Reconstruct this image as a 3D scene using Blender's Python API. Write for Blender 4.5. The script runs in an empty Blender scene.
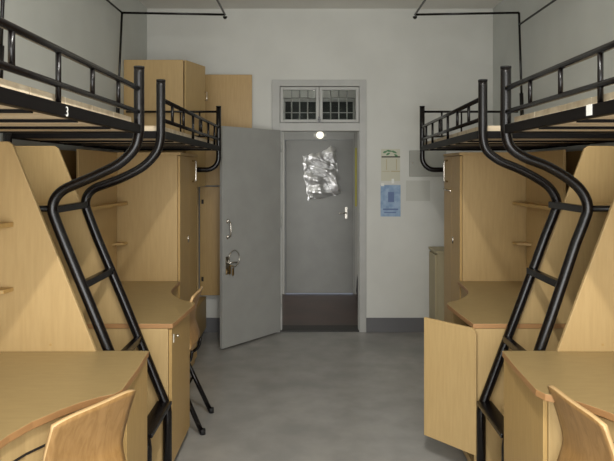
import bpy, bmesh, math, random
from mathutils import Vector, noise, Matrix
random.seed(4)
S = bpy.context.scene
COL = S.collection
PI = math.pi

# ------------------------------------------------------------------ materials
def lin(c):
    return tuple((x/12.92 if x <= .04045 else ((x+.055)/1.055)**2.4) for x in [v/255 for v in c])
def newmat(name):
    m = bpy.data.materials.new(name); m.use_nodes = True
    nt = m.node_tree; b = nt.nodes['Principled BSDF']
    return m, nt, b
def plain(name, rgb, rough=.5, metal=0., spec=.5, coat=0.):
    m, nt, b = newmat(name)
    b.inputs['Base Color'].default_value = (*lin(rgb), 1)
    b.inputs['Roughness'].default_value = rough
    b.inputs['Metallic'].default_value = metal
    b.inputs['Specular IOR Level'].default_value = spec
    b.inputs['Coat Weight'].default_value = coat
    return m
def noisy(name, c1, c2, scale=(3, 3, 3), nscale=4., detail=6., rough=.5, bump=0., lo=.35, hi=.65, spec=.4, c3=None, dist=0., spots=None):
    m, nt, b = newmat(name)
    N, L = nt.nodes, nt.links
    tc = N.new('ShaderNodeTexCoord'); mp = N.new('ShaderNodeMapping')
    mp.inputs['Scale'].default_value = scale
    L.new(tc.outputs['Object'], mp.inputs['Vector'])
    n = N.new('ShaderNodeTexNoise'); n.inputs['Scale'].default_value = nscale; n.inputs['Detail'].default_value = detail
    n.inputs['Distortion'].default_value = dist
    L.new(mp.outputs[0], n.inputs['Vector'])
    r = N.new('ShaderNodeValToRGB')
    r.color_ramp.elements[0].position = lo; r.color_ramp.elements[0].color = (*lin(c1), 1)
    r.color_ramp.elements[1].position = hi; r.color_ramp.elements[1].color = (*lin(c2), 1)
    if c3:
        e = r.color_ramp.elements.new((lo+hi)/2); e.color = (*lin(c3), 1)
    L.new(n.outputs['Fac'], r.inputs['Fac'])
    out = r.outputs['Color']
    if spots:
        n2 = N.new('ShaderNodeTexNoise'); n2.inputs['Scale'].default_value = spots[0]; n2.inputs['Detail'].default_value = 5
        L.new(tc.outputs['Object'], n2.inputs['Vector'])
        r2 = N.new('ShaderNodeValToRGB')
        r2.color_ramp.elements[0].position = spots[1]; r2.color_ramp.elements[0].color = (0, 0, 0, 1)
        r2.color_ramp.elements[1].position = spots[2]; r2.color_ramp.elements[1].color = (1, 1, 1, 1)
        L.new(n2.outputs['Fac'], r2.inputs['Fac'])
        mx = N.new('ShaderNodeMix'); mx.data_type = 'RGBA'
        L.new(r2.outputs['Color'], mx.inputs['Factor'])
        L.new(out, mx.inputs['A']); mx.inputs['B'].default_value = (*lin(spots[3]), 1)
        out = mx.outputs['Result']
    L.new(out, b.inputs['Base Color'])
    b.inputs['Roughness'].default_value = rough
    b.inputs['Specular IOR Level'].default_value = spec
    if bump:
        bp = N.new('ShaderNodeBump'); bp.inputs['Strength'].default_value = bump; bp.inputs['Distance'].default_value = .01
        L.new(n.outputs['Fac'], bp.inputs['Height']); L.new(bp.outputs[0], b.inputs['Normal'])
    return m
M = {}
M['wood']   = noisy('beech_laminate', (180, 152, 104), (186, 158, 110), (14, 14, 1.2), 6, 5, .48)
M['woodtop']= noisy('beech_desktop', (156, 134, 92), (161, 139, 96), (2, 9, 2), 6, 5, .42)
M['wooddk'] = noisy('beech_front', (176, 144, 90), (183, 151, 96), (14, 14, 1.2), 6, 5, .42)
M['edge']   = plain('edge_band', (166, 124, 80), .5)
M['ply']    = noisy('chair_plywood', (148, 112, 66), (168, 130, 82), (18, 18, 2.2), 2.2, 6, .38, dist=1.2)
M['plyedge']= plain('plywood_edge', (206, 172, 122), .5)
M['slat']   = noisy('bed_plank', (200, 180, 150), (228, 212, 184), (1.0, 9, 9), 2.2, 4, .65)
M['metal']  = plain('black_enamel', (13, 9, 9), .26, 0., .4)
M['beam']   = plain('black_beam_enamel', (12, 9, 9), .5, 0., .15)
M['black']  = plain('black_rubber', (16, 16, 16), .7)
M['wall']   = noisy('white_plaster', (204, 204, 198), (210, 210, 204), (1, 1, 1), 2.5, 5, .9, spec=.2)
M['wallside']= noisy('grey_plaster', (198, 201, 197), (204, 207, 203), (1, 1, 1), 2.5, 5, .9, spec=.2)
M['ceil']   = noisy('ceiling_paint', (222, 220, 214), (228, 226, 220), (1, 1, 1), 2.5, 5, .95, spec=.1)
M['floor']  = noisy('worn_concrete', (148, 147, 143), (162, 160, 155), (1, 1, 1), 5.5, 12, .27, bump=.015, lo=.34, hi=.66, spec=.5, spots=(1.1, .52, .72, (134, 133, 130)))
M['base']   = plain('baseboard_paint', (98, 98, 100), .5)
M['grey']   = noisy('grey_door_paint', (152, 152, 148), (157, 157, 153), (2, 2, 2), 3, 4, .45)
M['frame']  = noisy('grey_frame_paint', (168, 168, 164), (175, 175, 171), (2, 2, 2), 3, 4, .45)
M['chrome'] = plain('dull_chrome', (205, 200, 190), .25, 1.)
M['brass']  = plain('worn_brass', (170, 140, 90), .35, 1.)
M['dark']   = plain('dark_gap', (34, 28, 22), .7)
M['white']  = plain('white_print', (225, 225, 220), .6)
M['paper']  = plain('cream_paper', (196, 194, 176), .7)
M['paler']  = plain('pale_paper', (190, 190, 182), .7)
M['plate']  = plain('grey_plate', (158, 158, 150), .55)
M['blue']   = noisy('blue_print', (126, 152, 184), (156, 178, 202), (6, 6, 6), 3, 3, .6)
M['blued']  = plain('dark_blue_print', (96, 116, 156), .6)
M['green']  = plain('green_print', (88, 132, 92), .6)
M['yellow'] = plain('yellow_paint', (214, 206, 96), .6)
M['cfloor'] = noisy('brown_tile', (62, 44, 38), (78, 56, 48), (1, 1, 1), 3, 4, .3)
M['thresh'] = plain('dark_threshold', (44, 42, 40), .5)
M['foil']   = plain('silver_foil', (238, 238, 238), .36, .8)
M['cabgrey']= noisy('greyed_laminate', (176, 164, 132), (182, 170, 138), (8, 8, 1.2), 4, 4, .55)
M['bag']    = plain('dark_cloth', (42, 40, 44), .9)
def glassmat():
    m, nt, b = newmat('window_glass')
    b.inputs['Base Color'].default_value = (.92, .95, .94, 1)
    b.inputs['Roughness'].default_value = .02
    b.inputs['Transmission Weight'].default_value = 1.
    b.inputs['IOR'].default_value = 1.05
    return m
M['glass'] = glassmat()
M['dglass'] = plain('dark_room_glass', (58, 62, 60), .12)
def emit(name, rgb, st):
    m, nt, b = newmat(name)
    b.inputs['Base Color'].default_value = (*lin(rgb), 1)
    b.inputs['Emission Color'].default_value = (*lin(rgb), 1)
    b.inputs['Emission Strength'].default_value = st
    return m
M['lamp'] = emit('lamp_glow', (255, 248, 228), 1.3)
M['tube'] = emit('tube_glow', (255, 246, 226), 6.)

# ------------------------------------------------------------------ mesh helpers
class B:
    def __init__(s): s.bm = bmesh.new()
    def box(s, x0, x1, y0, y1, z0, z1):
        if x0 > x1: x0, x1 = x1, x0
        if y0 > y1: y0, y1 = y1, y0
        v = [s.bm.verts.new((x, y, z)) for x in (x0, x1) for y in (y0, y1) for z in (z0, z1)]
        for f in ((0, 1, 3, 2), (4, 6, 7, 5), (0, 4, 5, 1), (2, 3, 7, 6), (0, 2, 6, 4), (1, 5, 7, 3)):
            s.bm.faces.new([v[i] for i in f])
        return s
    def prism(s, pts, vec):
        """closed polygon of 3-D points extruded along vec"""
        a = [s.bm.verts.new(p) for p in pts]
        b = [s.bm.verts.new(Vector(p)+Vector(vec)) for p in pts]
        s.bm.faces.new(a); s.bm.faces.new(b[::-1])
        n = len(a)
        for i in range(n):
            s.bm.faces.new((a[i], b[i], b[(i+1) % n], a[(i+1) % n]))
        return s
    def tube(s, pts, r, seg=14, flat=None):
        pts = [Vector(p) for p in pts]
        rings = []
        t0 = (pts[1]-pts[0]).normalized()
        up = Vector((0, 0, 1)) if abs(t0.z) < .9 else Vector((0, 1, 0))
        u = t0.cross(up).normalized()
        for i, p in enumerate(pts):
            if i == 0: t = pts[1]-pts[0]
            elif i == len(pts)-1: t = pts[-1]-pts[-2]
            else: t = (pts[i+1]-p).normalized()+(p-pts[i-1]).normalized()
            t.normalize()
            u = (u - t*u.dot(t)).normalized(); w = t.cross(u)
            rings.append([s.bm.verts.new(p+(u*math.cos(k*2*PI/seg)+w*math.sin(k*2*PI/seg))*r) for k in range(seg)])
        for a, b in zip(rings, rings[1:]):
            for k in range(seg):
                f = s.bm.faces.new((a[k], a[(k+1) % seg], b[(k+1) % seg], b[k])); f.smooth = True
        s.bm.faces.new(rings[0][::-1]); s.bm.faces.new(rings[-1])
        return s
    def dome(s, c, r, h, seg=20, n=5, down=True, axis='z'):
        sg = -1 if down else 1
        rings = []
        for i in range(n):
            a = i/n*PI/2
            ring = []
            for k in range(seg):
                x, y, z = r*math.cos(a)*math.cos(k*2*PI/seg), r*math.cos(a)*math.sin(k*2*PI/seg), sg*h*math.sin(a)
                if axis == 'y': x, y, z = x, z, y
                ring.append(s.bm.verts.new((c[0]+x, c[1]+y, c[2]+z)))
            rings.append(ring)
        tip = s.bm.verts.new((c[0], c[1]+(sg*h if axis == 'y' else 0), c[2]+(sg*h if axis == 'z' else 0)))
        for a, b in zip(rings, rings[1:]):
            for k in range(seg):
                f = s.bm.faces.new((a[k], a[(k+1) % seg], b[(k+1) % seg], b[k])); f.smooth = True
        for k in range(seg):
            f = s.bm.faces.new((rings[-1][k], rings[-1][(k+1) % seg], tip)); f.smooth = True
        s.bm.faces.new(rings[0][::-1])
        return s
    def build(s, name, mat, parent=None, bevel=0., mat2=None):
        bmesh.ops.recalc_face_normals(s.bm, faces=s.bm.faces)
        me = bpy.data.meshes.new(name); s.bm.to_mesh(me); s.bm.free()
        me.materials.append(M[mat])
        if mat2: me.materials.append(M[mat2])
        o = bpy.data.objects.new(name, me); COL.objects.link(o)
        if parent is not None:
            o.parent = parent
            if parent.type == 'EMPTY': o.matrix_parent_inverse = Matrix.Translation(-parent.location)
        if bevel:
            md = o.modifiers.new('bevel', 'BEVEL'); md.width = bevel; md.segments = 2; md.limit_method = 'ANGLE'
        return o
def thing(name, label, cat, loc=(0, 0, 0), group=None, local=False):
    o = bpy.data.objects.new(name, None); COL.objects.link(o)
    o.location = loc; o.empty_display_size = .1
    o['label'] = label; o['category'] = cat
    if group: o['group'] = group
    pass
    return o
def tag(o, label, cat, group=None):
    o['label'] = label; o['category'] = cat
    if group: o['group'] = group
    return o
def struct(o):
    o['kind'] = 'structure'; return o
def spline(pts, n=8):
    """Catmull-Rom through the points"""
    P = [Vector(p) for p in pts]; P = [P[0]*2-P[1]]+P+[P[-1]*2-P[-2]]
    out = []
    for i in range(1, len(P)-2):
        for k in range(n):
            t = k/n
            a, b, c, d = P[i-1:i+3]
            out.append(.5*((2*b)+(c-a)*t+(2*a-5*b+4*c-d)*t*t+(3*b-a-3*c+d)*t**3))
    out.append(P[-2]); return out

# ------------------------------------------------------------------ room shell
WL, WR, YB, YF, H = -1.519, 1.745, 5.66, -1.5, 3.05
DX0, DX1, DZ, TZ = -.34, .548, 1.896, 2.377       # door-frame hole
T = .2
struct(B().box(WL-.2, WR+.2, YF-.2, YB, -.12, 0).build('floor', 'floor'))
struct(B().box(WL-.2, WR+.2, YF-.2, YB+T, H, H+.12).build('ceiling', 'ceil'))
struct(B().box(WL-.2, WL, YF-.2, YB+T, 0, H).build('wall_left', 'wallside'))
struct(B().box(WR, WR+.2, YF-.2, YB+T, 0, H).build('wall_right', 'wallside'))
struct(B().box(WL, DX0, YB, YB+T, 0, H).box(DX1, WR, YB, YB+T, 0, H).box(DX0, DX1, YB, YB+T, TZ, H).build('wall_back', 'wall'))
# wall behind the camera with the daylight window
wx0, wx1, wz0, wz1 = -1.4, 1.62, .12, 2.62
struct(B().box(WL, wx0, YF-.2, YF, 0, H).box(wx1, WR, YF-.2, YF, 0, H).box(wx0, wx1, YF-.2, YF, 0, wz0).box(wx0, wx1, YF-.2, YF, wz1, H).build('wall_front', 'wall'))
wf = B()
for x in (wx0, wx0+.82, wx1-.86, wx1-.04): wf.box(x, x+.04, YF-.12, YF-.06, wz0, wz1)
wf.box(wx0, wx1, YF-.121, YF-.059, wz0, wz0+.04).box(wx0, wx1, YF-.121, YF-.059, wz1-.04, wz1)
struct(wf.build('window_1', 'frame'))
struct(B().box(WL, DX0, YB-.012, YB, 0, .135).build('baseboard_left', 'base', bevel=.002))
struct(B().box(DX1, WR, YB-.012, YB, 0, .135).build('baseboard_right', 'base', bevel=.002))

# door frame with transom
fr = B()
FY0, FY1 = YB-.02, YB+.10
fr.box(DX0, DX0+.075, FY0, FY1, 0, TZ).box(DX1-.065, DX1, FY0, FY1, 0, TZ)
fr.box(DX0, DX1, FY0+.001, FY1-.001, TZ-.06, TZ).box(DX0, DX1, FY0+.001, FY1-.001, DZ, DZ+.075)
# inner rebate
fr.box(DX0+.075, DX0+.095, YB+.03, FY1-.002, 0, DZ).box(DX1-.071, DX1-.065, YB+.03, FY1-.002, 0, DZ)
frame = struct(fr.build('trim_1', 'frame', bevel=.004))
struct(B().box(DX0+.075, DX1-.065, YB, YB+T, -.12, .012).build('trim_2', 'thresh'))
# transom window : two sashes
def sash(x0, x1, idx):
    z0, z1 = DZ+.08, TZ-.065
    y0, y1 = YB-.005, YB+.03
    w = .029
    s = B().box(x0, x0+w, y0, y1, z0, z1).box(x1-w, x1, y0, y1, z0, z1).box(x0+w, x1-w, y0, y1, z0, z0+w).box(x0+w, x1-w, y0, y1, z1-w, z1)
    s = struct(s.build('window_%d' % idx, 'frame', bevel=.003))
    B().box(x0+w, x1-w, y0+.014, y0+.018, z0+w, z1-w).build('pane', 'glass', s)
    g = B()
    for k in range(1, 4):
        x = x0+w+(x1-x0-2*w)*k/4
        g.tube([(x, YB+.075, z0), (x, YB+.075, z1)], .006, 8)
    g.tube([(x0, YB+.075, z1-.10), (x1, YB+.075, z1-.10)], .005, 8)
    g.tube([(x0, YB+.075, z0+.10), (x1, YB+.075, z0+.10)], .004, 8)
    g.build('window_grille', 'frame', s)
    return s
xm = (DX0+DX1)/2+.002
sw = sash(DX0+.078, xm-.003, 2); sash(xm+.003, DX1-.068, 3)
lt = B().box(xm-.008, xm+.008, YB-.03, YB-.006, DZ+.075, DZ+.135).box(xm-.016, xm+.012, YB-.034, YB-.026, DZ+.10, DZ+.112)
lt.build('latch', 'metal', sw)

# open door leaf
hx, hy, ex, ey = -.258, YB-.03, -.722, 5.07
d = Vector((ex-hx, ey-hy, 0)); LW = d.length; d.normalize(); n = Vector((-d.y, d.x, 0))
if n.x < 0: n = -n                         # n points into the aisle / camera-right side
if n.y > 0: n = -n
def dp(u, v, z): return Vector((hx, hy, 0))+d*u+n*v+Vector((0, 0, z))
leaf = struct(B().prism([dp(0, 0, .015), dp(LW, 0, .015), dp(LW, -.036, .015), dp(0, -.036, .015)], (0, 0, DZ-.01)).build('door_1', 'grey', bevel=.003))
hd = B()
hu = LW-.055
hd.tube(spline([dp(hu, 0, 1.09), dp(hu, .035, 1.08), dp(hu, .045, 1.02), dp(hu, .035, .965), dp(hu, 0, .955)], 5), .007, 8)
hd.dome(tuple(dp(hu, .003, 1.09)), .018, .008, axis='y').dome(tuple(dp(hu, .003, .955)), .018, .008, axis='y')
hd.build('door_handle', 'chrome', leaf)
lk = B().prism([dp(hu-.02, 0, .64), dp(hu+.025, 0, .64), dp(hu+.025, .008, .64), dp(hu-.02, .008, .64)], (0, 0, .15))
lk.tube([dp(hu, 0, .74), dp(hu, .03, .74), dp(hu-.08, .035, .735)], .007, 8)
lk.build('lock_plate', 'chrome', leaf)
ring = B(); c = dp(hu-.05, .03, .77)
ring.tube([c+d*(0.062*math.cos(a*PI/10))+Vector((0, 0, 0.07*math.sin(a*PI/10))) for a in range(21)], .0035, 6)
ring.build('padlock_ring', 'chrome', leaf)
ks = tag(B().prism([dp(hu+.00, .042, .645), dp(hu+.022, .042, .645), dp(hu+.022, .045, .645), dp(hu+.0, .045, .645)], (0, 0, .075))
    .prism([dp(hu-.035, .042, .63), dp(hu-.015, .042, .63), dp(hu-.015, .045, .63), dp(hu-.035, .045, .63)], (0, 0, .06))
    .tube([dp(hu+.01, .043, .72), dp(hu-.03, .043, .71), dp(hu-.026, .043, .685)], .003, 6)
    .build('key_bunch', 'brass'), 'small bunch of brass coloured keys hanging from the lock of the open grey door', 'keys')
hg = B()
for z in (.25, 1.0, 1.7): hg.tube([dp(-.004, .006, z), dp(-.004, .006, z+.09)], .008, 8)
hg.build('hinge', 'frame', leaf)

# ------------------------------------------------------------------ corridor
CY0, CY1 = YB+T, 7.39
struct(B().box(-2.6, 2.8, CY0, CY1+.2, -.12, 0).build('floor_corridor', 'cfloor'))
struct(B().box(-2.6, 2.8, CY0, CY1+.2, 2.75, 2.85).build('ceiling_corridor', 'ceil'))
ox0, ox1, oz1 = -.30, .575, 2.42
struct(B().box(-2.6, ox0, CY1, CY1+.2, 0, 2.75).box(ox1, 2.8, CY1, CY1+.2, 0, 2.75).box(ox0, ox1, CY1, CY1+.2, oz1, 2.75).build('wall_corridor', 'wall'))
struct(B().box(-2.8, -2.6, CY0, CY1+.2, 0, 2.75).build('wall_corridor_left', 'wall'))
struct(B().box(2.8, 3.0, CY0, CY1+.2, 0, 2.75).build('wall_corridor_right', 'wall'))
struct(B().box(WL-1.1, DX0-.9, CY0-.0, CY0+.02, 0, 2.75).box(DX1+.9, 2.8, CY0, CY0+.02, 0, 2.75).build('trim_3', 'wall'))
op = B().box(ox0, ox0+.02, CY1-.01, CY1+.08, 0, oz1).box(ox1-.02, ox1, CY1-.01, CY1+.08, 0, oz1)
op.box(ox0, ox1, CY1-.009, CY1+.08, 1.90, 2.10).box(ox0, ox1, CY1-.009, CY1+.08, oz1-.05, oz1)
op.box(.12, .17, CY1-.0, CY1+.06, 2.10, oz1-.05)
struct(op.build('trim_4', 'frame', bevel=.003))
struct(B().box(ox0+.02, .12, CY1+.03, CY1+.036, 2.10, oz1-.05).box(.17, ox1-.02, CY1+.03, CY1+.036, 2.10, oz1-.05).build('window_4', 'dglass'))
od = struct(B().box(ox0+.022, ox1-.022, CY1+.0, CY1+.04, .012, 1.897).build('door_2', 'grey', bevel=.003))
hh = B().box(.455, .485, CY1-.008, CY1, .93, 1.07).tube([(.47, CY1-.008, 1.0), (.47, CY1-.045, 1.0), (.38, CY1-.05, .998)], .009, 8)
hh.build('door_handle', 'chrome', od)
lm = thing('wall_lamp', 'small glowing dome lamp above the far corridor door', 'lamp', (.148, CY1-.012, 1.965))
B().dome((.148, CY1-.012, 1.958), .045, .03, axis='y').build('lamp_shade', 'lamp', lm)
B().box(.07, .226, CY1-.012, CY1-.009, 1.94, 1.975).build('base', 'white', lm)
# crumpled foil sheet on the opposite door
bm = bmesh.new(); NX, NZ = 34, 44
TLc, TRc, BLc, BRc = (-.07, 1.70), (.335, 1.80), (-.005, 1.165), (.405, 1.23)
vs = []
for j in range(NZ+1):
    row = []
    for i in range(NX+1):
        u, v = i/NX, j/NZ
        x = (TLc[0]*(1-u)+TRc[0]*u)*(1-v)+(BLc[0]*(1-u)+BRc[0]*u)*v
        z = (TLc[1]*(1-u)+TRc[1]*u)*(1-v)+(BLc[1]*(1-u)+BRc[1]*u)*v
        e = min(u, 1-u, v, 1-v)
        k = max(0, 1-e*8)
        x += .03*k*noise.noise(Vector((u*7, v*7, 3.1))); z += .04*k*noise.noise(Vector((u*7, v*7, 9.7)))
        if u > .75 and v < .04: z += .05*(1-abs(u-.86)*8)*(1-v*25) if abs(u-.86) < .12 else 0
        a = 2.2*abs(noise.noise(Vector((x*4+z*3, z*6, 1.))))+.4*abs(noise.noise(Vector((x*11+5, z*14, 4.))))+.05*abs(noise.noise(Vector((x*30+5, z*34, 4.))))
        row.append(bm.verts.new((x, CY1-.008-.06*a*min(1, e*10+.15), z)))
    vs.append(row)
for j in range(NZ):
    for i in range(NX):
        bm.faces.new((vs[j][i], vs[j][i+1], vs[j+1][i+1], vs[j+1][i]))
b = B(); b.bm.free(); b.bm = bm
fo = tag(b.build('foil_sheet', 'foil'), 'crumpled silver foil sheet stuck on the grey door across the corridor', 'foil')
fo.modifiers.new('solid', 'SOLIDIFY').thickness = .002
tag(B().box(.579, .60, CY1-.012, CY1, 1.08, 1.80).build('yellow_strip', 'yellow'), 'narrow yellow strip on corridor wall right of the far door', 'strip')
bb = B()
prof = [(.0, .0, .045), (.0, .06, .055), (.005, .2, .05), (.0, .30, .03), (.0, .42, .012)]
for a, c2 in zip(prof, prof[1:]):
    r1, r2 = [], []
    for k in range(12):
        th = k*PI/6; r1.append((.64+a[0]+a[2]*math.cos(th), 7.30+a[2]*math.sin(th), a[1])); r2.append((.64+c2[0]+c2[2]*math.cos(th), 7.30+c2[2]*math.sin(th), c2[1]))
    A1 = [bb.bm.verts.new(p) for p in r1]; A2 = [bb.bm.verts.new(p) for p in r2]
    for k in range(12): bb.bm.faces.new((A1[k], A1[(k+1) % 12], A2[(k+1) % 12], A2[k]))
    if a[1] == 0: bb.bm.faces.new(A1)
    if c2[1] == .42: bb.bm.faces.new(A2)
tag(bb.build('cloth_bundle', 'bag'), 'dark bundle standing on the corridor floor right of the far door', 'bundle')

# ------------------------------------------------------------------ things on the back wall
def bpx(px): return (px-308)/106
def bpz(py): return 1.528-(py-170)/106
yw = YB-.002
p = thing('paper_notice', 'cream paper notice with a green leaf picture above the blue poster', 'notice', (bpx(390.5), YB, bpz(181)))
B().box(bpx(381), bpx(400), yw-.002, yw, bpz(181), bpz(149)).build('sheet', 'paper', p)
g = B()
for (x, z, a, l) in ((385, 152, .3, 5), (389, 151, -.2, 6), (388, 154, .5, 5), (394, 152, -.4, 7), (396, 155.5, -.5, 5)):
    cx, cz = bpx(x), bpz(z); l = l/106/2; w = .010
    ca, sa = math.cos(a), math.sin(a)
    pts = [(-l, 0), (-l*.3, w), (l*.4, w*.8), (l, 0), (l*.4, -w*.7), (-l*.3, -w)]
    g.prism([(cx+q[0]*ca-q[1]*sa, yw-.0045, cz+q[0]*sa+q[1]*ca) for q in pts], (0, .002, 0))
g.build('leaf_print', 'green', p)
B().box(bpx(381.5), bpx(400), yw-.0045, yw-.002, bpz(157.5), bpz(156.3)).build('printed_line', 'dark', p)
B().box(bpx(391), bpx(400), yw-.0045, yw-.002, bpz(171.8), bpz(170.8)).box(bpx(382), bpx(390), yw-.0045, yw-.002, bpz(171.6), bpz(171.1)).build('printed_line', 'cabgrey', p)
for xx in (386, 396): B().box(bpx(xx), bpx(xx+.8), yw-.0045, yw-.002, bpz(170), bpz(159)).build('column_rule', 'cabgrey', p)
p = thing('wall_poster', 'pale blue poster taped on the white wall beside the doorway', 'poster', (bpx(391), YB, bpz(217)))
B().box(bpx(380.5), bpx(400.5), yw-.002, yw, bpz(216.5), bpz(185)).build('sheet', 'blue', p)
B().box(bpx(388), bpx(394), yw-.0045, yw-.002, bpz(202), bpz(192)).box(bpx(390.5), bpx(392.5), yw-.005, yw-.002, bpz(200), bpz(195)).build('printed_emblem', 'blued', p)
B().box(bpx(383), bpx(398), yw-.0045, yw-.002, bpz(210), bpz(208.5)).box(bpx(384), bpx(396), yw-.0045, yw-.002, bpz(213), bpz(212)).build('printed_text_line', 'blued', p)
B().box(bpx(381), bpx(384), yw-.0045, yw-.001, bpz(186), bpz(183)).build('tape', 'white', p)
B().box(bpx(391.5), bpx(394), yw-.0045, yw-.001, bpz(183.5), bpz(178.8)).build('tape', 'white', p)
p = thing('junction_box', 'flat grey electrical cover plate on back wall beside the right bed post', 'cover plate', (bpx(427), YB, bpz(177)))
B().box(bpx(409), bpx(446), YB-.014, YB, bpz(176.5), bpz(150.5)).build('cover', 'plate', p, bevel=.003)
B().tube([(bpx(412), YB-.0155, bpz(163)), (bpx(412), YB-.013, bpz(163))], .006, 8).build('screw', 'chrome', p)
tag(B().box(bpx(406), bpx(430), yw-.0015, YB, bpz(201), bpz(180.5)).build('blank_sheet', 'paler'), 'blank pale sheet on the wall just below the grey cover plate', 'paper')

# low greyed cabinet between right wardrobe and back wall
p = thing('low_cabinet', 'low greyish cabinet between the right wardrobe and back wall', 'cabinet', (1.25, 5.45, 0))
B().box(1.15, 1.47, 5.33, 5.62, 0, .79).build('body', 'cabgrey', p, bevel=.002)
B().box(1.13, 1.48, 5.315, 5.63, .79, .81).build('top', 'cabgrey', p, bevel=.003)
B().box(1.132, 1.149, 5.34, 5.61, .05, .77).build('door', 'cabgrey', p, bevel=.002)

# ------------------------------------------------------------------ furniture down each side
# side(w, y, z) -> world ; w is the distance from the aisle axis, sg = -1 left / +1 right
def furn(sg):
    Lft = sg < 0
    side = 'left' if Lft else 'right'
    wall = -WL if Lft else WR
    bedw = .724 if Lft else .848          # aisle edge of the beds at the ladder
    bedf = .724 if Lft else .925          # ... at the far end
    dk = 0 if Lft else .148               # desk outline offset
    wd = .88 if Lft else 1.045
    seam = 1.31 if Lft else 1.497
    shw = seam-.075 if Lft else seam-.095
    ptop, pbot = (1.229, .89) if Lft else (1.362, 1.047)
    ye = 4.76 if Lft else 4.61
    W = lambda w, y, z: (sg*w, y, z)
    back = wall-.045

    # ---- desks
    Ltop = [(.672, 2.535), (.656, 2.33), (.645, 2.09), (.66, 2.045), (.70, 2.02), (.745, 1.975), (.789, 1.91), (.836, 1.82), (.862, 1.73), (.873, 1.62), (.878, 1.5), (.88, 1.39)]
    zt = .765
    for which in (1, 2):
        near = which == 1
        my = (lambda y: y) if near else (lambda y: 5.513-y)
        wallside = back
        where = 'nearest the camera' if near else 'beyond the ladder'
        extra = {(1, 1): 'with chair back against its drawer edge', (1, 2): 'with plywood chair tucked against it', (0, 1): 'with chair back against its curved edge', (0, 2): 'with its cupboard door hanging open'}[(1 if Lft else 0, which)]
        t = thing('study_desk', 'beech %s side study desk %s, %s' % (side, where, extra), 'desk', W(1.1, my(2.0), 0), 'beech desks under the loft beds')
        top = [(w+dk, my(y)) for w, y in Ltop]
        poly = [W(w, y, zt-.025) for w, y in top]+[W(wallside, my(1.39), zt-.025), W(wallside, my(2.535), zt-.025)]
        dt = B().prism(poly, (0, 0, .025)).build('desktop', 'woodtop', t, bevel=.003)
        # edge band : the faces around the outline
        dt.data.materials.append(M['edge'])
        for f in dt.data.polygons:
            if abs(f.normal.z) < .5: f.material_index = 1
        # slanted end panel standing on the desktop beside the ladder
        y0, y1 = my(2.518), my(2.536)
        pl = [W(wallside, y0, zt), W(pbot, y0, zt), W(ptop+.012, y0, 1.635), W(ptop+.03, y0, 1.648), W(wallside, y0, 1.648)]
        B().prism(pl, (0, y1-y0, 0)).build('end_panel', 'wood', t, bevel=.0025)
        B().tube([W(pbot+.19, my(2.5165), zt+.03), W(pbot+.19, my(2.518), zt+.03)], .006, 8).build('screw_cap', 'wooddk', t)
        # back panels and shelves
        B().box(sg*wallside, sg*(wallside+.012), my(1.39), my(2.518), zt, 1.648).build('back_panel', 'wooddk', t)
        B().box(sg*seam, sg*(seam+.016), my(1.395), my(2.08 if Lft else 1.995), zt+.0, 1.648).build('cupboard_front', 'wood', t, bevel=.0015)
        yy = [1.40, 1.55, 2.0, 2.3, 2.45, 2.517]
        ws = [shw, shw+.008, shw+.035, shw+.03, shw+.01, shw]
        sh = [W(w, my(y), 1.29) for w, y in zip(ws, yy)]+[W(seam-.0015, my(2.517), 1.29), W(seam-.0015, my(1.40), 1.29)]
        B().prism(sh, (0, 0, .020)).build('shelf', 'wooddk', t, bevel=.0015)
        for yc in ((1.396, 1) , (2.5175, -1)):
            s2 = [W(seam-.0015, my(yc[0]), 1.02), W(shw, my(yc[0]), 1.02), W(shw+.012, my(yc[0]+yc[1]*.06), 1.02), W(seam-.0015, my(yc[0]+yc[1]*.10), 1.02)]
            B().prism(s2, (0, 0, .016)).build('corner_shelf', 'wooddk', t, bevel=.0015)
        # pedestal
        pf, pb = .677+dk, 1.18+dk
        py0, py1 = ((2.24 if Lft else 2.102) if near else 2.075), 2.532
        if Lft or near:
            B().box(sg*(pf+.018), sg*pb, my(py0), my(py1), .02, zt-.026).build('pedestal', 'wood', t, bevel=.002)
            dr = B().box(sg*pf, sg*(pf+.016), my(py0+.003), my(py1-.003), .06, zt-.03).build('door', 'wooddk', t, bevel=.002)
            if not near:
                yk = my(2.44)
                B().tube([W(pf+.001, yk, .68), W(pf-.016, yk, .68)], .006, 10).build('knob', 'chrome', dr)
                B().box(sg*(pf-.002), sg*(pf+.001), my(2.482), my(2.497), .66, .70).build('lock', 'white', dr)
        else:
            q = B().box(sg*(pf+.002), sg*pb, my(py1-.016), my(py1), .02, zt-.026).box(sg*(pf+.002), sg*pb, my(py0), my(py0+.016), .02, zt-.026)
            q.box(sg*(pf+.004), sg*pb, my(py0+.016), my(py1-.016), .02, .05).box(sg*(pb-.012), sg*pb, my(py0+.016), my(py1-.016), .05, zt-.026)
            q.box(sg*(pf+.02), sg*(pb-.012), my(py0+.016), my(py1-.016), .38, .395)
            q.build('pedestal', 'wood', t, bevel=.0015)
            # swung-open cupboard door hinged at the near corner
            a, c_ = Vector((.838, 2.965, .12)), Vector((.628, 3.20, .12))
            dd = (c_-a).normalized(); nn = Vector((-dd.y, dd.x, 0))*.016; wd_ = (c_-a).length
            up = Vector((0, 0, 1)); Hh = .625
            outline = [a, c_, c_+up*Hh, a+dd*.03+up*Hh, a+dd*.01+up*(Hh-.008), a+up*(Hh-.03)]
            od2 = B().prism(outline, nn).build('door', 'wood', t, bevel=.002)
        # curved apron drawer under the knee-hole edge
        edge = [(w+dk+.022, my(y)) for w, y in Ltop if y < 2.0]
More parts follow.
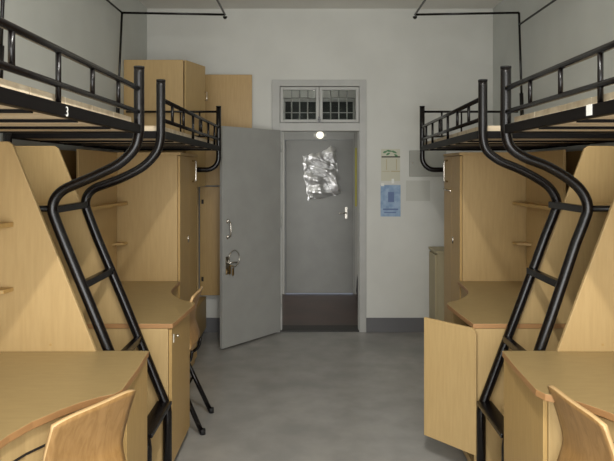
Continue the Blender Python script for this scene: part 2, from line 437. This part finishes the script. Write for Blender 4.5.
        def apron(off, z0, z1, i0, i1, name, mt, th=.015, par=None):
            pts = edge[i0:i1]
            poly = [W(w+off, y, z0) for w, y in pts]+[W(w+off+th, y, z0) for w, y in pts[::-1]]
            return B().prism(poly, (0, 0, z1-z0)).build(name, mt, par or t)
        ap = apron(0, .60, zt-.034, 0, 7, 'drawer', 'wood')
        apron(-.0035, .662, .669, 1, 5, 'slot_handle', 'dark', .004, ap)
        if near is False:
            B().box(sg*(.80+dk), sg*(.80+dk+.3), 2.86, 2.955, .0, .365).build('step_box', 'wood', t, bevel=.002)
            B().box(sg*(ptop+.02), sg*(wall-.09), 2.62, 2.974, 1.345, 1.362).build('gap_shelf', 'wood', t, bevel=.002)

    # ---- wardrobe at the end of the far desk, below the bed
    lab = 'beech wardrobe under the %s bed at the end of the far %s desk' % (side, side)
    t = thing('wardrobe', lab, 'wardrobe', W(1.2, 4.4, 0), 'under-bed wardrobes')
    B().box(sg*(wd+.018), sg*back, 4.126, ye, 0, 1.63).build('body', 'wood', t, bevel=.002)
    B().box(sg*(wd-.004), sg*back, 4.124, ye+.004, 1.63, 1.65).build('top_panel', 'wood', t, bevel=.002)
    ym = (4.126+ye)/2
    for k, (a, b_) in enumerate(((4.13, ym-.0015), (ym+.0015, ye-.003))):
        dr = B().box(sg*wd, sg*(wd+.016), a, b_, .05, 1.625).build('door', 'wooddk', t, bevel=.0015)
        yh = (b_-.05) if k == 0 else (a+.12)
        if k == 1:
            B().tube([W(wd, yh, 1.44), W(wd-.028, yh, 1.45), W(wd-.028, yh, 1.59), W(wd, yh, 1.60)], .007, 8).build('handle', 'chrome', dr)
            if not Lft:
                B().tube([W(wd, yh+.03, 1.38), W(wd-.03, yh, 1.385), W(wd-.03, yh-.09, 1.38), W(wd, yh-.12, 1.375)], .005, 8).build('hasp', 'chrome', dr)
        else:
            B().tube([W(wd-.003, yh, 1.0), W(wd-.003, yh, 1.05)], .006, 8).build('handle', 'chrome', dr)

    # ---- beds
    r = .0205
    ZB0, ZB1 = 1.684, 1.722
    def bed(y0, y1, w0, w1, near):
        label = 'black loft bed %s on the %s, %s' % ('nearest the camera' if near else 'farther back', side,
            {(1, 1): 'numbered on its beam', (1, 0): 'ending before the tall wardrobe', (0, 1): 'with a white sticker on its beam', (0, 0): 'ending beside the wall notices'}[(1 if Lft else 0, 1 if near else 0)])
        t = thing('loft_bed', label, 'bed', W((w0+wall)/2, (y0+y1)/2, 0), 'black loft beds')
        bw = wall-.025
        ww = lambda y: w0+(w1-w0)*(y-y0)/(y1-y0)
        fr = B()
        fr.prism([W(w0-.012, y0, ZB0), W(w1-.012, y1, ZB0), W(w1+.014, y1, ZB0), W(w0+.014, y0, ZB0)], (0, 0, ZB1-ZB0))
        fr.box(sg*(bw-.03), sg*bw, y0, y1, ZB0, ZB1)
        fr.box(sg*w0, sg*bw, y0, y0+.03, ZB0+.001, ZB1-.001).box(sg*w1, sg*bw, y1-.03, y1, ZB0+.001, ZB1-.001)
        fr.build('bed_frame', 'beam', t, bevel=.002)
        for k in range(1, 6):
            y = y0+(y1-y0)*k/6
            B().box(sg*(ww(y)+.014), sg*(bw-.03), y-.010, y+.010, ZB0-.004, ZB0+.005).build('cross_bar', 'beam', t)
        # planks running across the bed
        for k in range(8):
            a = y0+.032+(y1-y0-.064)*k/8; b_ = y0+.032+(y1-y0-.064)*(k+1)/8-.004
            poly = [W(ww(a)+.016, a, ZB0+.006), W(ww(b_)+.016, b_, ZB0+.006), W(bw-.031, b_, ZB0+.006), W(bw-.031, a, ZB0+.006)]
            B().prism(poly, (0, 0, .060)).build('plank', 'slat', t, bevel=.002)
        # guard rail
        ya, yb_ = (y0+.02, y1) if near else (y0, y1)
        zu, zl = 1.876, 1.776
        gr = B()
        gr.tube([W(ww(ya), ya, zu), W(ww(yb_), yb_, zu)], .0115, 12).tube([W(ww(ya), ya, zl), W(ww(yb_), yb_, zl)], .0105, 12)
        nU = 7 if near else 6
        for k in range(nU):
            y = (2.29-.275*k) if near else (y0+(y1-y0)*(k+.8)/(nU+.6))
            if y < y0+.03: continue
            zb = ZB1-.002 if k in (2, 5) or (not near and k == 4) else zl
            gr.tube([W(ww(y), y, zb), W(ww(y), y, zu)], .0085, 10)
        gr.build('guard_rail', 'metal', t)
        yl = y1-.015 if not near else y0+.015
        wl_ = w1 if not near else w0
        # curved aisle post that turns under the bed, at the end away from the ladder
        pts = [W(wl_, yl, 2.04), W(wl_, yl, 1.86), W(wl_, yl, 1.70)]+[W(wl_+.10*(1-math.cos(a)), yl, 1.63-.10*math.sin(a)) for a in [k*PI/2/8 for k in range(9)]]+[W(wl_+.2, yl, 1.53), W(bw-.04, yl, 1.53)]
        B().tube(pts, r, 14).build('post', 'metal', t)
        B().tube([W(wl_, yl, 2.039), W(wl_, yl, 2.046)], r+.001, 14).build('post_cap', 'black', t)
        # wall-side legs to the floor
        for y in (y0+.02, y1-.02):
            yq = {True: (y0+.02, y1+.024), False: (y0-.026, y1-.02)}[near][0 if y == y0+.02 else 1]
            B().tube([W(bw-.019, yq, 0), W(bw-.019, yq, 1.93)], r, 12).build('leg', 'metal', t)
        # end rail
        e = B().tube([W(wl_, yl, 2.0), W(bw-.02, yl, 2.0)], .0095, 10).tube([W(wl_, yl, 1.80), W(bw-.02, yl, 1.80)], .0085, 10)
        for k in range(1, 5):
            w = wl_+(bw-wl_)*k/5
            e.tube([W(w, yl, 1.80), W(w, yl, 2.0)], .007, 8)
        e.build('end_rail', 'metal', t)
        return t
    nb = bed(.65, 2.551, bedw, bedw, True)
    bed(2.971, 4.875, bedw, bedf, False)
    if Lft:
        s_lab = 1.77
        cu = bpy.data.curves.new('bed_number', 'FONT'); cu.body = '3'; cu.size = .042; cu.align_x = 'CENTER'; cu.align_y = 'CENTER'; cu.extrude = .0006
        tmp = bpy.data.objects.new('tmp', cu); COL.objects.link(tmp)
        dg = bpy.context.evaluated_depsgraph_get()
        me = bpy.data.meshes.new_from_object(tmp.evaluated_get(dg)); bpy.data.objects.remove(tmp)
        R = Matrix.Rotation(PI/2, 4, 'Z') @ Matrix.Rotation(PI/2, 4, 'X')   # face +x
        me.transform(Matrix.Translation((-(bedw-.0135), s_lab, 1.6985)) @ R)
        me.materials.append(M['white'])
        o = bpy.data.objects.new('bed_number', me); COL.objects.link(o); o.parent = nb; o.matrix_parent_inverse = Matrix.Translation(-nb.location)
    else:
        B().box(sg*(bedw-.0135), sg*(bedw-.012), 1.765, 1.80, 1.69, 1.722).build('sticker', 'white', nb)

    # ---- ladder
    t = thing('bed_ladder', 'curved black ladder between the two %s side loft beds' % side, 'ladder', W(bedw, 2.76, 0), 'black bed ladders')
    ko = -.032 if Lft else .004                 # where the rails kink to the vertical
    bu = .366 if Lft else .346
    lo = lambda z: ko+(bu-ko)*(z-.355)/(1.335-.355)
    up = [(0, 1.965), (0, 1.86), (0, 1.74), (.002, 1.68), (.022, 1.62), (.085, 1.565), (.18, 1.521), (.262, 1.482), (.325, 1.446), (.36, 1.405), (.371, 1.36), (lo(1.31)+.001, 1.31), (lo(1.2), 1.2)]
    up = [(o_*bu/.366, z) if z > 1.32 else (o_, z) for o_, z in up]
    for yp, ymk in ((2.572, 0), (2.952, 1)):
        ex = lambda z: 0 if Lft or not ymk else (.012 if z > 1.62 else .012+.014*(1.62-z)/.26 if z > 1.36 else .026*max(0, z-.36))
        pts = spline([W(bedw+o_+ex(z), yp, z+((-.014 if Lft else .026)-(.013 if ymk else 0))*math.sin(PI*min(1, max(0, o_/.36)))) for o_, z in up], 5)
        pts += [Vector(W(bedw+lo(z)+ex(z), yp, z)) for z in (.9, .6, .40)]+[Vector(W(bedw+ko+.003, yp, .362)), Vector(W(bedw+ko, yp, .335)), Vector(W(bedw+ko, yp, 0))]
        rl = B().tube(pts, .0222, 16).build('rail', 'metal', t)
        bc = bedw+(.012 if ymk and not Lft else 0)
        B().tube([W(bc, yp, 1.964), W(bc, yp, 1.972)], .023, 14).build('cap', 'black', rl)
    for o_, z in ((bu+.003, 1.36), (lo(1.035), 1.035), (lo(.70), .70)):
        B().box(sg*(bedw+o_-.016), sg*(bedw+o_+.016), 2.572, 2.952, z-.018, z+.014).build('rung', 'metal', t, bevel=.004)
    B().box(sg*(bedw+ko-.024), sg*(bedw+ko+.05), 2.575, 2.949, .375, .395).build('rung', 'metal', t, bevel=.004)
    B().tube([W(bedw+bu, 2.572, 1.362), W(wall-.065, 2.572, 1.362)], .0135, 12).build('brace', 'metal', t)

    # ---- net frame rods above the far bed
    t = thing('net_frame', 'thin black rod canopy frame standing above the far %s bed' % side, 'rod frame', W(1.2, 3.9, 1.93), 'rod frames over the far beds')
    wi, wo = (1.457, .65) if Lft else (1.653, .838)
    wb = 1.493 if Lft else 1.678
    zt2 = 2.76
    yf, yn = 4.70, 2.90
    for y in (yf, yn):
        B().tube([W(wb, y, 1.94), W(wi, y, zt2)], .009, 10).build('upright', 'metal', t)
        B().tube([W(wb, y, 1.91), W(wb+(wi-wb)*.26, y, 2.13)], .0155, 10).build('socket', 'metal', t)
    B().tube([W(wi, yf, zt2), W(wo, yf, zt2-.015)], .009, 10).dome(W(wo, yf, zt2-.03), .018, .02).build('cross_rod', 'metal', t)
    B().tube([W(wi, yn, zt2), W(wo, yn, zt2-.015)], .009, 10).build('cross_rod', 'metal', t)
    B().tube([W(wo, yf, zt2-.015), W(wo, yn, zt2-.015)], .008, 10).build('long_rod', 'metal', t)
    zz = zt2 if Lft else zt2-.095
    B().tube([W(wi, yf, zz), W(wi, yn, zz)], .008, 10).build('long_rod', 'metal', t)
furn(-1); furn(1)

# tall wardrobe by the back wall on the left
t = thing('tall_wardrobe', 'tall beech wardrobe with doors ajar in the left back corner', 'wardrobe', (-1.25, 5.3, 0))
tz = 2.435
wx = -1.02
b = B().box(-1.516, wx-.006, 4.935, 4.953, 0, tz).box(-1.50, wx, 5.59, 5.608, 0, tz-.001).box(-1.50, wx-.004, 4.953, 5.59, tz-.018, tz-.001)
b.box(-1.50, wx-.004, 4.953, 5.59, .0, .06).box(-1.50, wx-.004, 4.953, 5.59, 1.36, 1.378).box(-1.50, -1.488, 4.953, 5.59, .06, tz-.018)
b.box(-1.488, wx-.01, 4.953, 5.59, .35, .368)
b.build('body', 'wood', t, bevel=.002)
def leafdoor(a, c, z0, z1, name='door', mt='wood'):
    a, c = Vector((*a, z0)), Vector((*c, z0)); dd = (c-a).normalized(); nn = Vector((dd.y, -dd.x, 0))*.016
    return B().prism([a, c, c+nn, a+nn], (0, 0, z1-z0)).build(name, mt, t, bevel=.002)
d1 = leafdoor((wx+.002, 4.936), (-.912, 5.245), 1.385, tz-.003)
B().tube([(-.895, 5.215, 2.13), (-.878, 5.21, 2.135), (-.878, 5.21, 2.20), (-.895, 5.215, 2.205)], .005, 8).build('handle', 'chrome', d1)
leafdoor((-1.0, 5.585), (-.522, 5.60), 1.385, tz-.02, mt='wooddk')
d2 = leafdoor((-1.0, 5.565), (-.56, 5.58), .368, 1.372, mt='wooddk')
hb = B()
for z in (1.235, .52): hb.box(-.985, -.965, 5.542, 5.549, z-.02, z+.02)
hb.build('hinge', 'dark', d2)
B().box(wx-.004, wx+.012, 4.955, 5.27, .37, 1.372).build('door', 'wooddk', t, bevel=.002)
B().box(wx-.003, wx+.072, 4.955, 5.59, .06, .348).build('drawer', 'wood', t, bevel=.002)

# ------------------------------------------------------------------ chairs
def make_chair(label):
    t = thing('plywood_chair', label, 'chair', (0, 0, 0), 'plywood chairs at the desks', local=True)
    hw = .162
    prof_b = spline([(-.185, 0, .455), (-.212, 0, .50), (-.198, 0, .56), (-.182, 0, .62), (-.195, 0, .70), (-.232, 0, .805)], 6)
    prof_s = spline([(-.180, 0, .437), (-.150, 0, .415), (-.08, 0, .408), (.06, 0, .412), (.16, 0, .418), (.20, 0, .405)], 6)
    def shell(prof, name, widths, cup, arch):
        bm = bmesh.new(); rows = []; nW = 14
        for i, p in enumerate(prof):
            u = i/(len(prof)-1)
            h = widths(u)
            row = []
            for k in range(nW+1):
                v = -1+2*k/nW
                x = p.x+cup*(v*v)*(1 if name == 'backrest' else .0)
                z = p.z-(arch*v*v*v*v*u if name == 'backrest' else -.006*v*v)
                row.append(bm.verts.new((x, v*h, z)))
            rows.append(row)
        for a, b_ in zip(rows, rows[1:]):
            for k in range(nW):
                f = bm.faces.new((a[k], a[k+1], b_[k+1], b_[k])); f.smooth = True
        bb_ = B(); bb_.bm.free(); bb_.bm = bm
        o = bb_.build(name, 'ply', t, mat2='plyedge')
        sd = o.modifiers.new('solid', 'SOLIDIFY'); sd.thickness = .013; sd.offset = 0; sd.material_offset_rim = 1
        return o
    shell(prof_b, 'backrest', lambda u: hw-.013*math.sin(PI*min(1, u*1.25))+(.0), .014, .012)
    shell(prof_s, 'seat', lambda u: hw+.01, 0, 0)
    fr = B()
    for s in (-1, 1):
        y = s*.135
        fr.tube(spline([(.15, y, .392), (-.10, y, .39), (-.16, y, .392), (-.198, y, .42), (-.212, y, .475)], 5), .0095, 10)
    fr.tube([(.13, -.135, .39), (.13, .135, .39)], .009, 10).tube([(-.11, -.135, .385), (-.11, .135, .385)], .009, 10)
    fr.build('seat_frame', 'metal', t)
    for s in (-1, 1):
        for (xa, xb) in ((.12, .19), (-.10, -.27)):
            lg = B().tube([(xa, s*.135, .388), (xb, s*.155, .012)], .0145, 10).build('leg', 'metal', t)
            B().tube([(xb+(xb-xa)*.03, s*.155, .03), (xb+(xb-xa)*.04, s*.155, 0)], .0165, 10).build('foot_cap', 'black', lg)
    B().tube([(-.155, -.144, .22), (-.155, .144, .22)], .008, 8).build('stretcher', 'metal', t)
    return t
def copy_tree(o, parent=None):
    c = o.copy(); COL.objects.link(c)
    if parent is not None: c.parent = parent
    for ch in list(o.children): copy_tree(ch, c)
    return c
ch = make_chair('plywood chair seen side-on with splayed black legs at the far left desk')
labels = ['plywood chair seen side-on with splayed black legs at the far left desk',
          'plywood chair back at the nearest left desk, bottom left of the photo',
          'plywood chair back at the nearest right desk, bottom right of the photo']
fx, fy = -.88, .475
spots = [(-.885, 3.625, PI), (-.65+.226*fx, 1.86+.226*fy, math.atan2(fy, fx)), (.83+.226*.995, 1.885+.0226, math.atan2(.1, .995))]
for i, ((x, y, a), lb) in enumerate(zip(spots, labels)):
    o = ch if i == 0 else copy_tree(ch)
    o.location = (x, y, 0); o.rotation_euler = (0, 0, a); o['label'] = lb

# ------------------------------------------------------------------ ceiling tube lamp behind the view
t = thing('tube_lamp', 'white fluorescent tube lamp on the ceiling above the aisle', 'lamp', (.11, .9, H))
B().box(.06, .16, .3, 1.5, H-.05, H-.001).build('housing', 'white', t, bevel=.004)
B().tube([(.11, .34, H-.075), (.11, 1.46, H-.075)], .014, 14).build('tube', 'tube', t)
hd = B()
for y in (.335, 1.455): hd.box(.09, .13, y-.01, y+.01, H-.095, H-.05)
hd.build('tube_holder', 'white', t)

# ------------------------------------------------------------------ light
def area(name, loc, rot, sx, sy, power, col=(1, 1, 1)):
    l = bpy.data.lights.new(name, 'AREA'); l.shape = 'RECTANGLE'; l.size = sx; l.size_y = sy; l.energy = power; l.color = col
    o = bpy.data.objects.new(name, l); COL.objects.link(o); o.location = loc; o.rotation_euler = rot
    return o
area('daylight_window', ((wx0+wx1)/2, YF-.25, (wz0+wz1)/2), (PI/2, 0, 0), 2.9, 2.4, 165, (1., .985, .95))
area('tube_lamp_light', (.11, .9, H-.10), (0, 0, 0), .05, 1.1, 55, (1., .975, .93))
area('corridor_fill', (-2.4, 6.6, 1.6), (0, -PI/2, 0), 1.6, 1.2, 20, (1., .98, .95))  # added fill to brighten the corridor; the end wall here has no window
w = bpy.data.worlds.new('world'); S.world = w; w.use_nodes = True
bg = w.node_tree.nodes['Background']; bg.inputs['Color'].default_value = (.75, .85, 1, 1); bg.inputs['Strength'].default_value = .8

# ------------------------------------------------------------------ camera
cd = bpy.data.cameras.new('camera'); cam = bpy.data.objects.new('camera', cd); COL.objects.link(cam)
cam.location = (0, 0, 1.528); cam.rotation_euler = (PI/2, 0, 0)
cd.sensor_width = 36; cd.lens = 36*600/614; cd.shift_x = -1/614; cd.shift_y = -60.5/614
cd.clip_start = .05; cd.clip_end = 60
S.camera = cam
S.view_settings.view_transform = 'Standard'; S.view_settings.look = 'None'
S.view_settings.exposure = 0.; S.view_settings.gamma = 1.; S.view_settings.use_curve_mapping = False
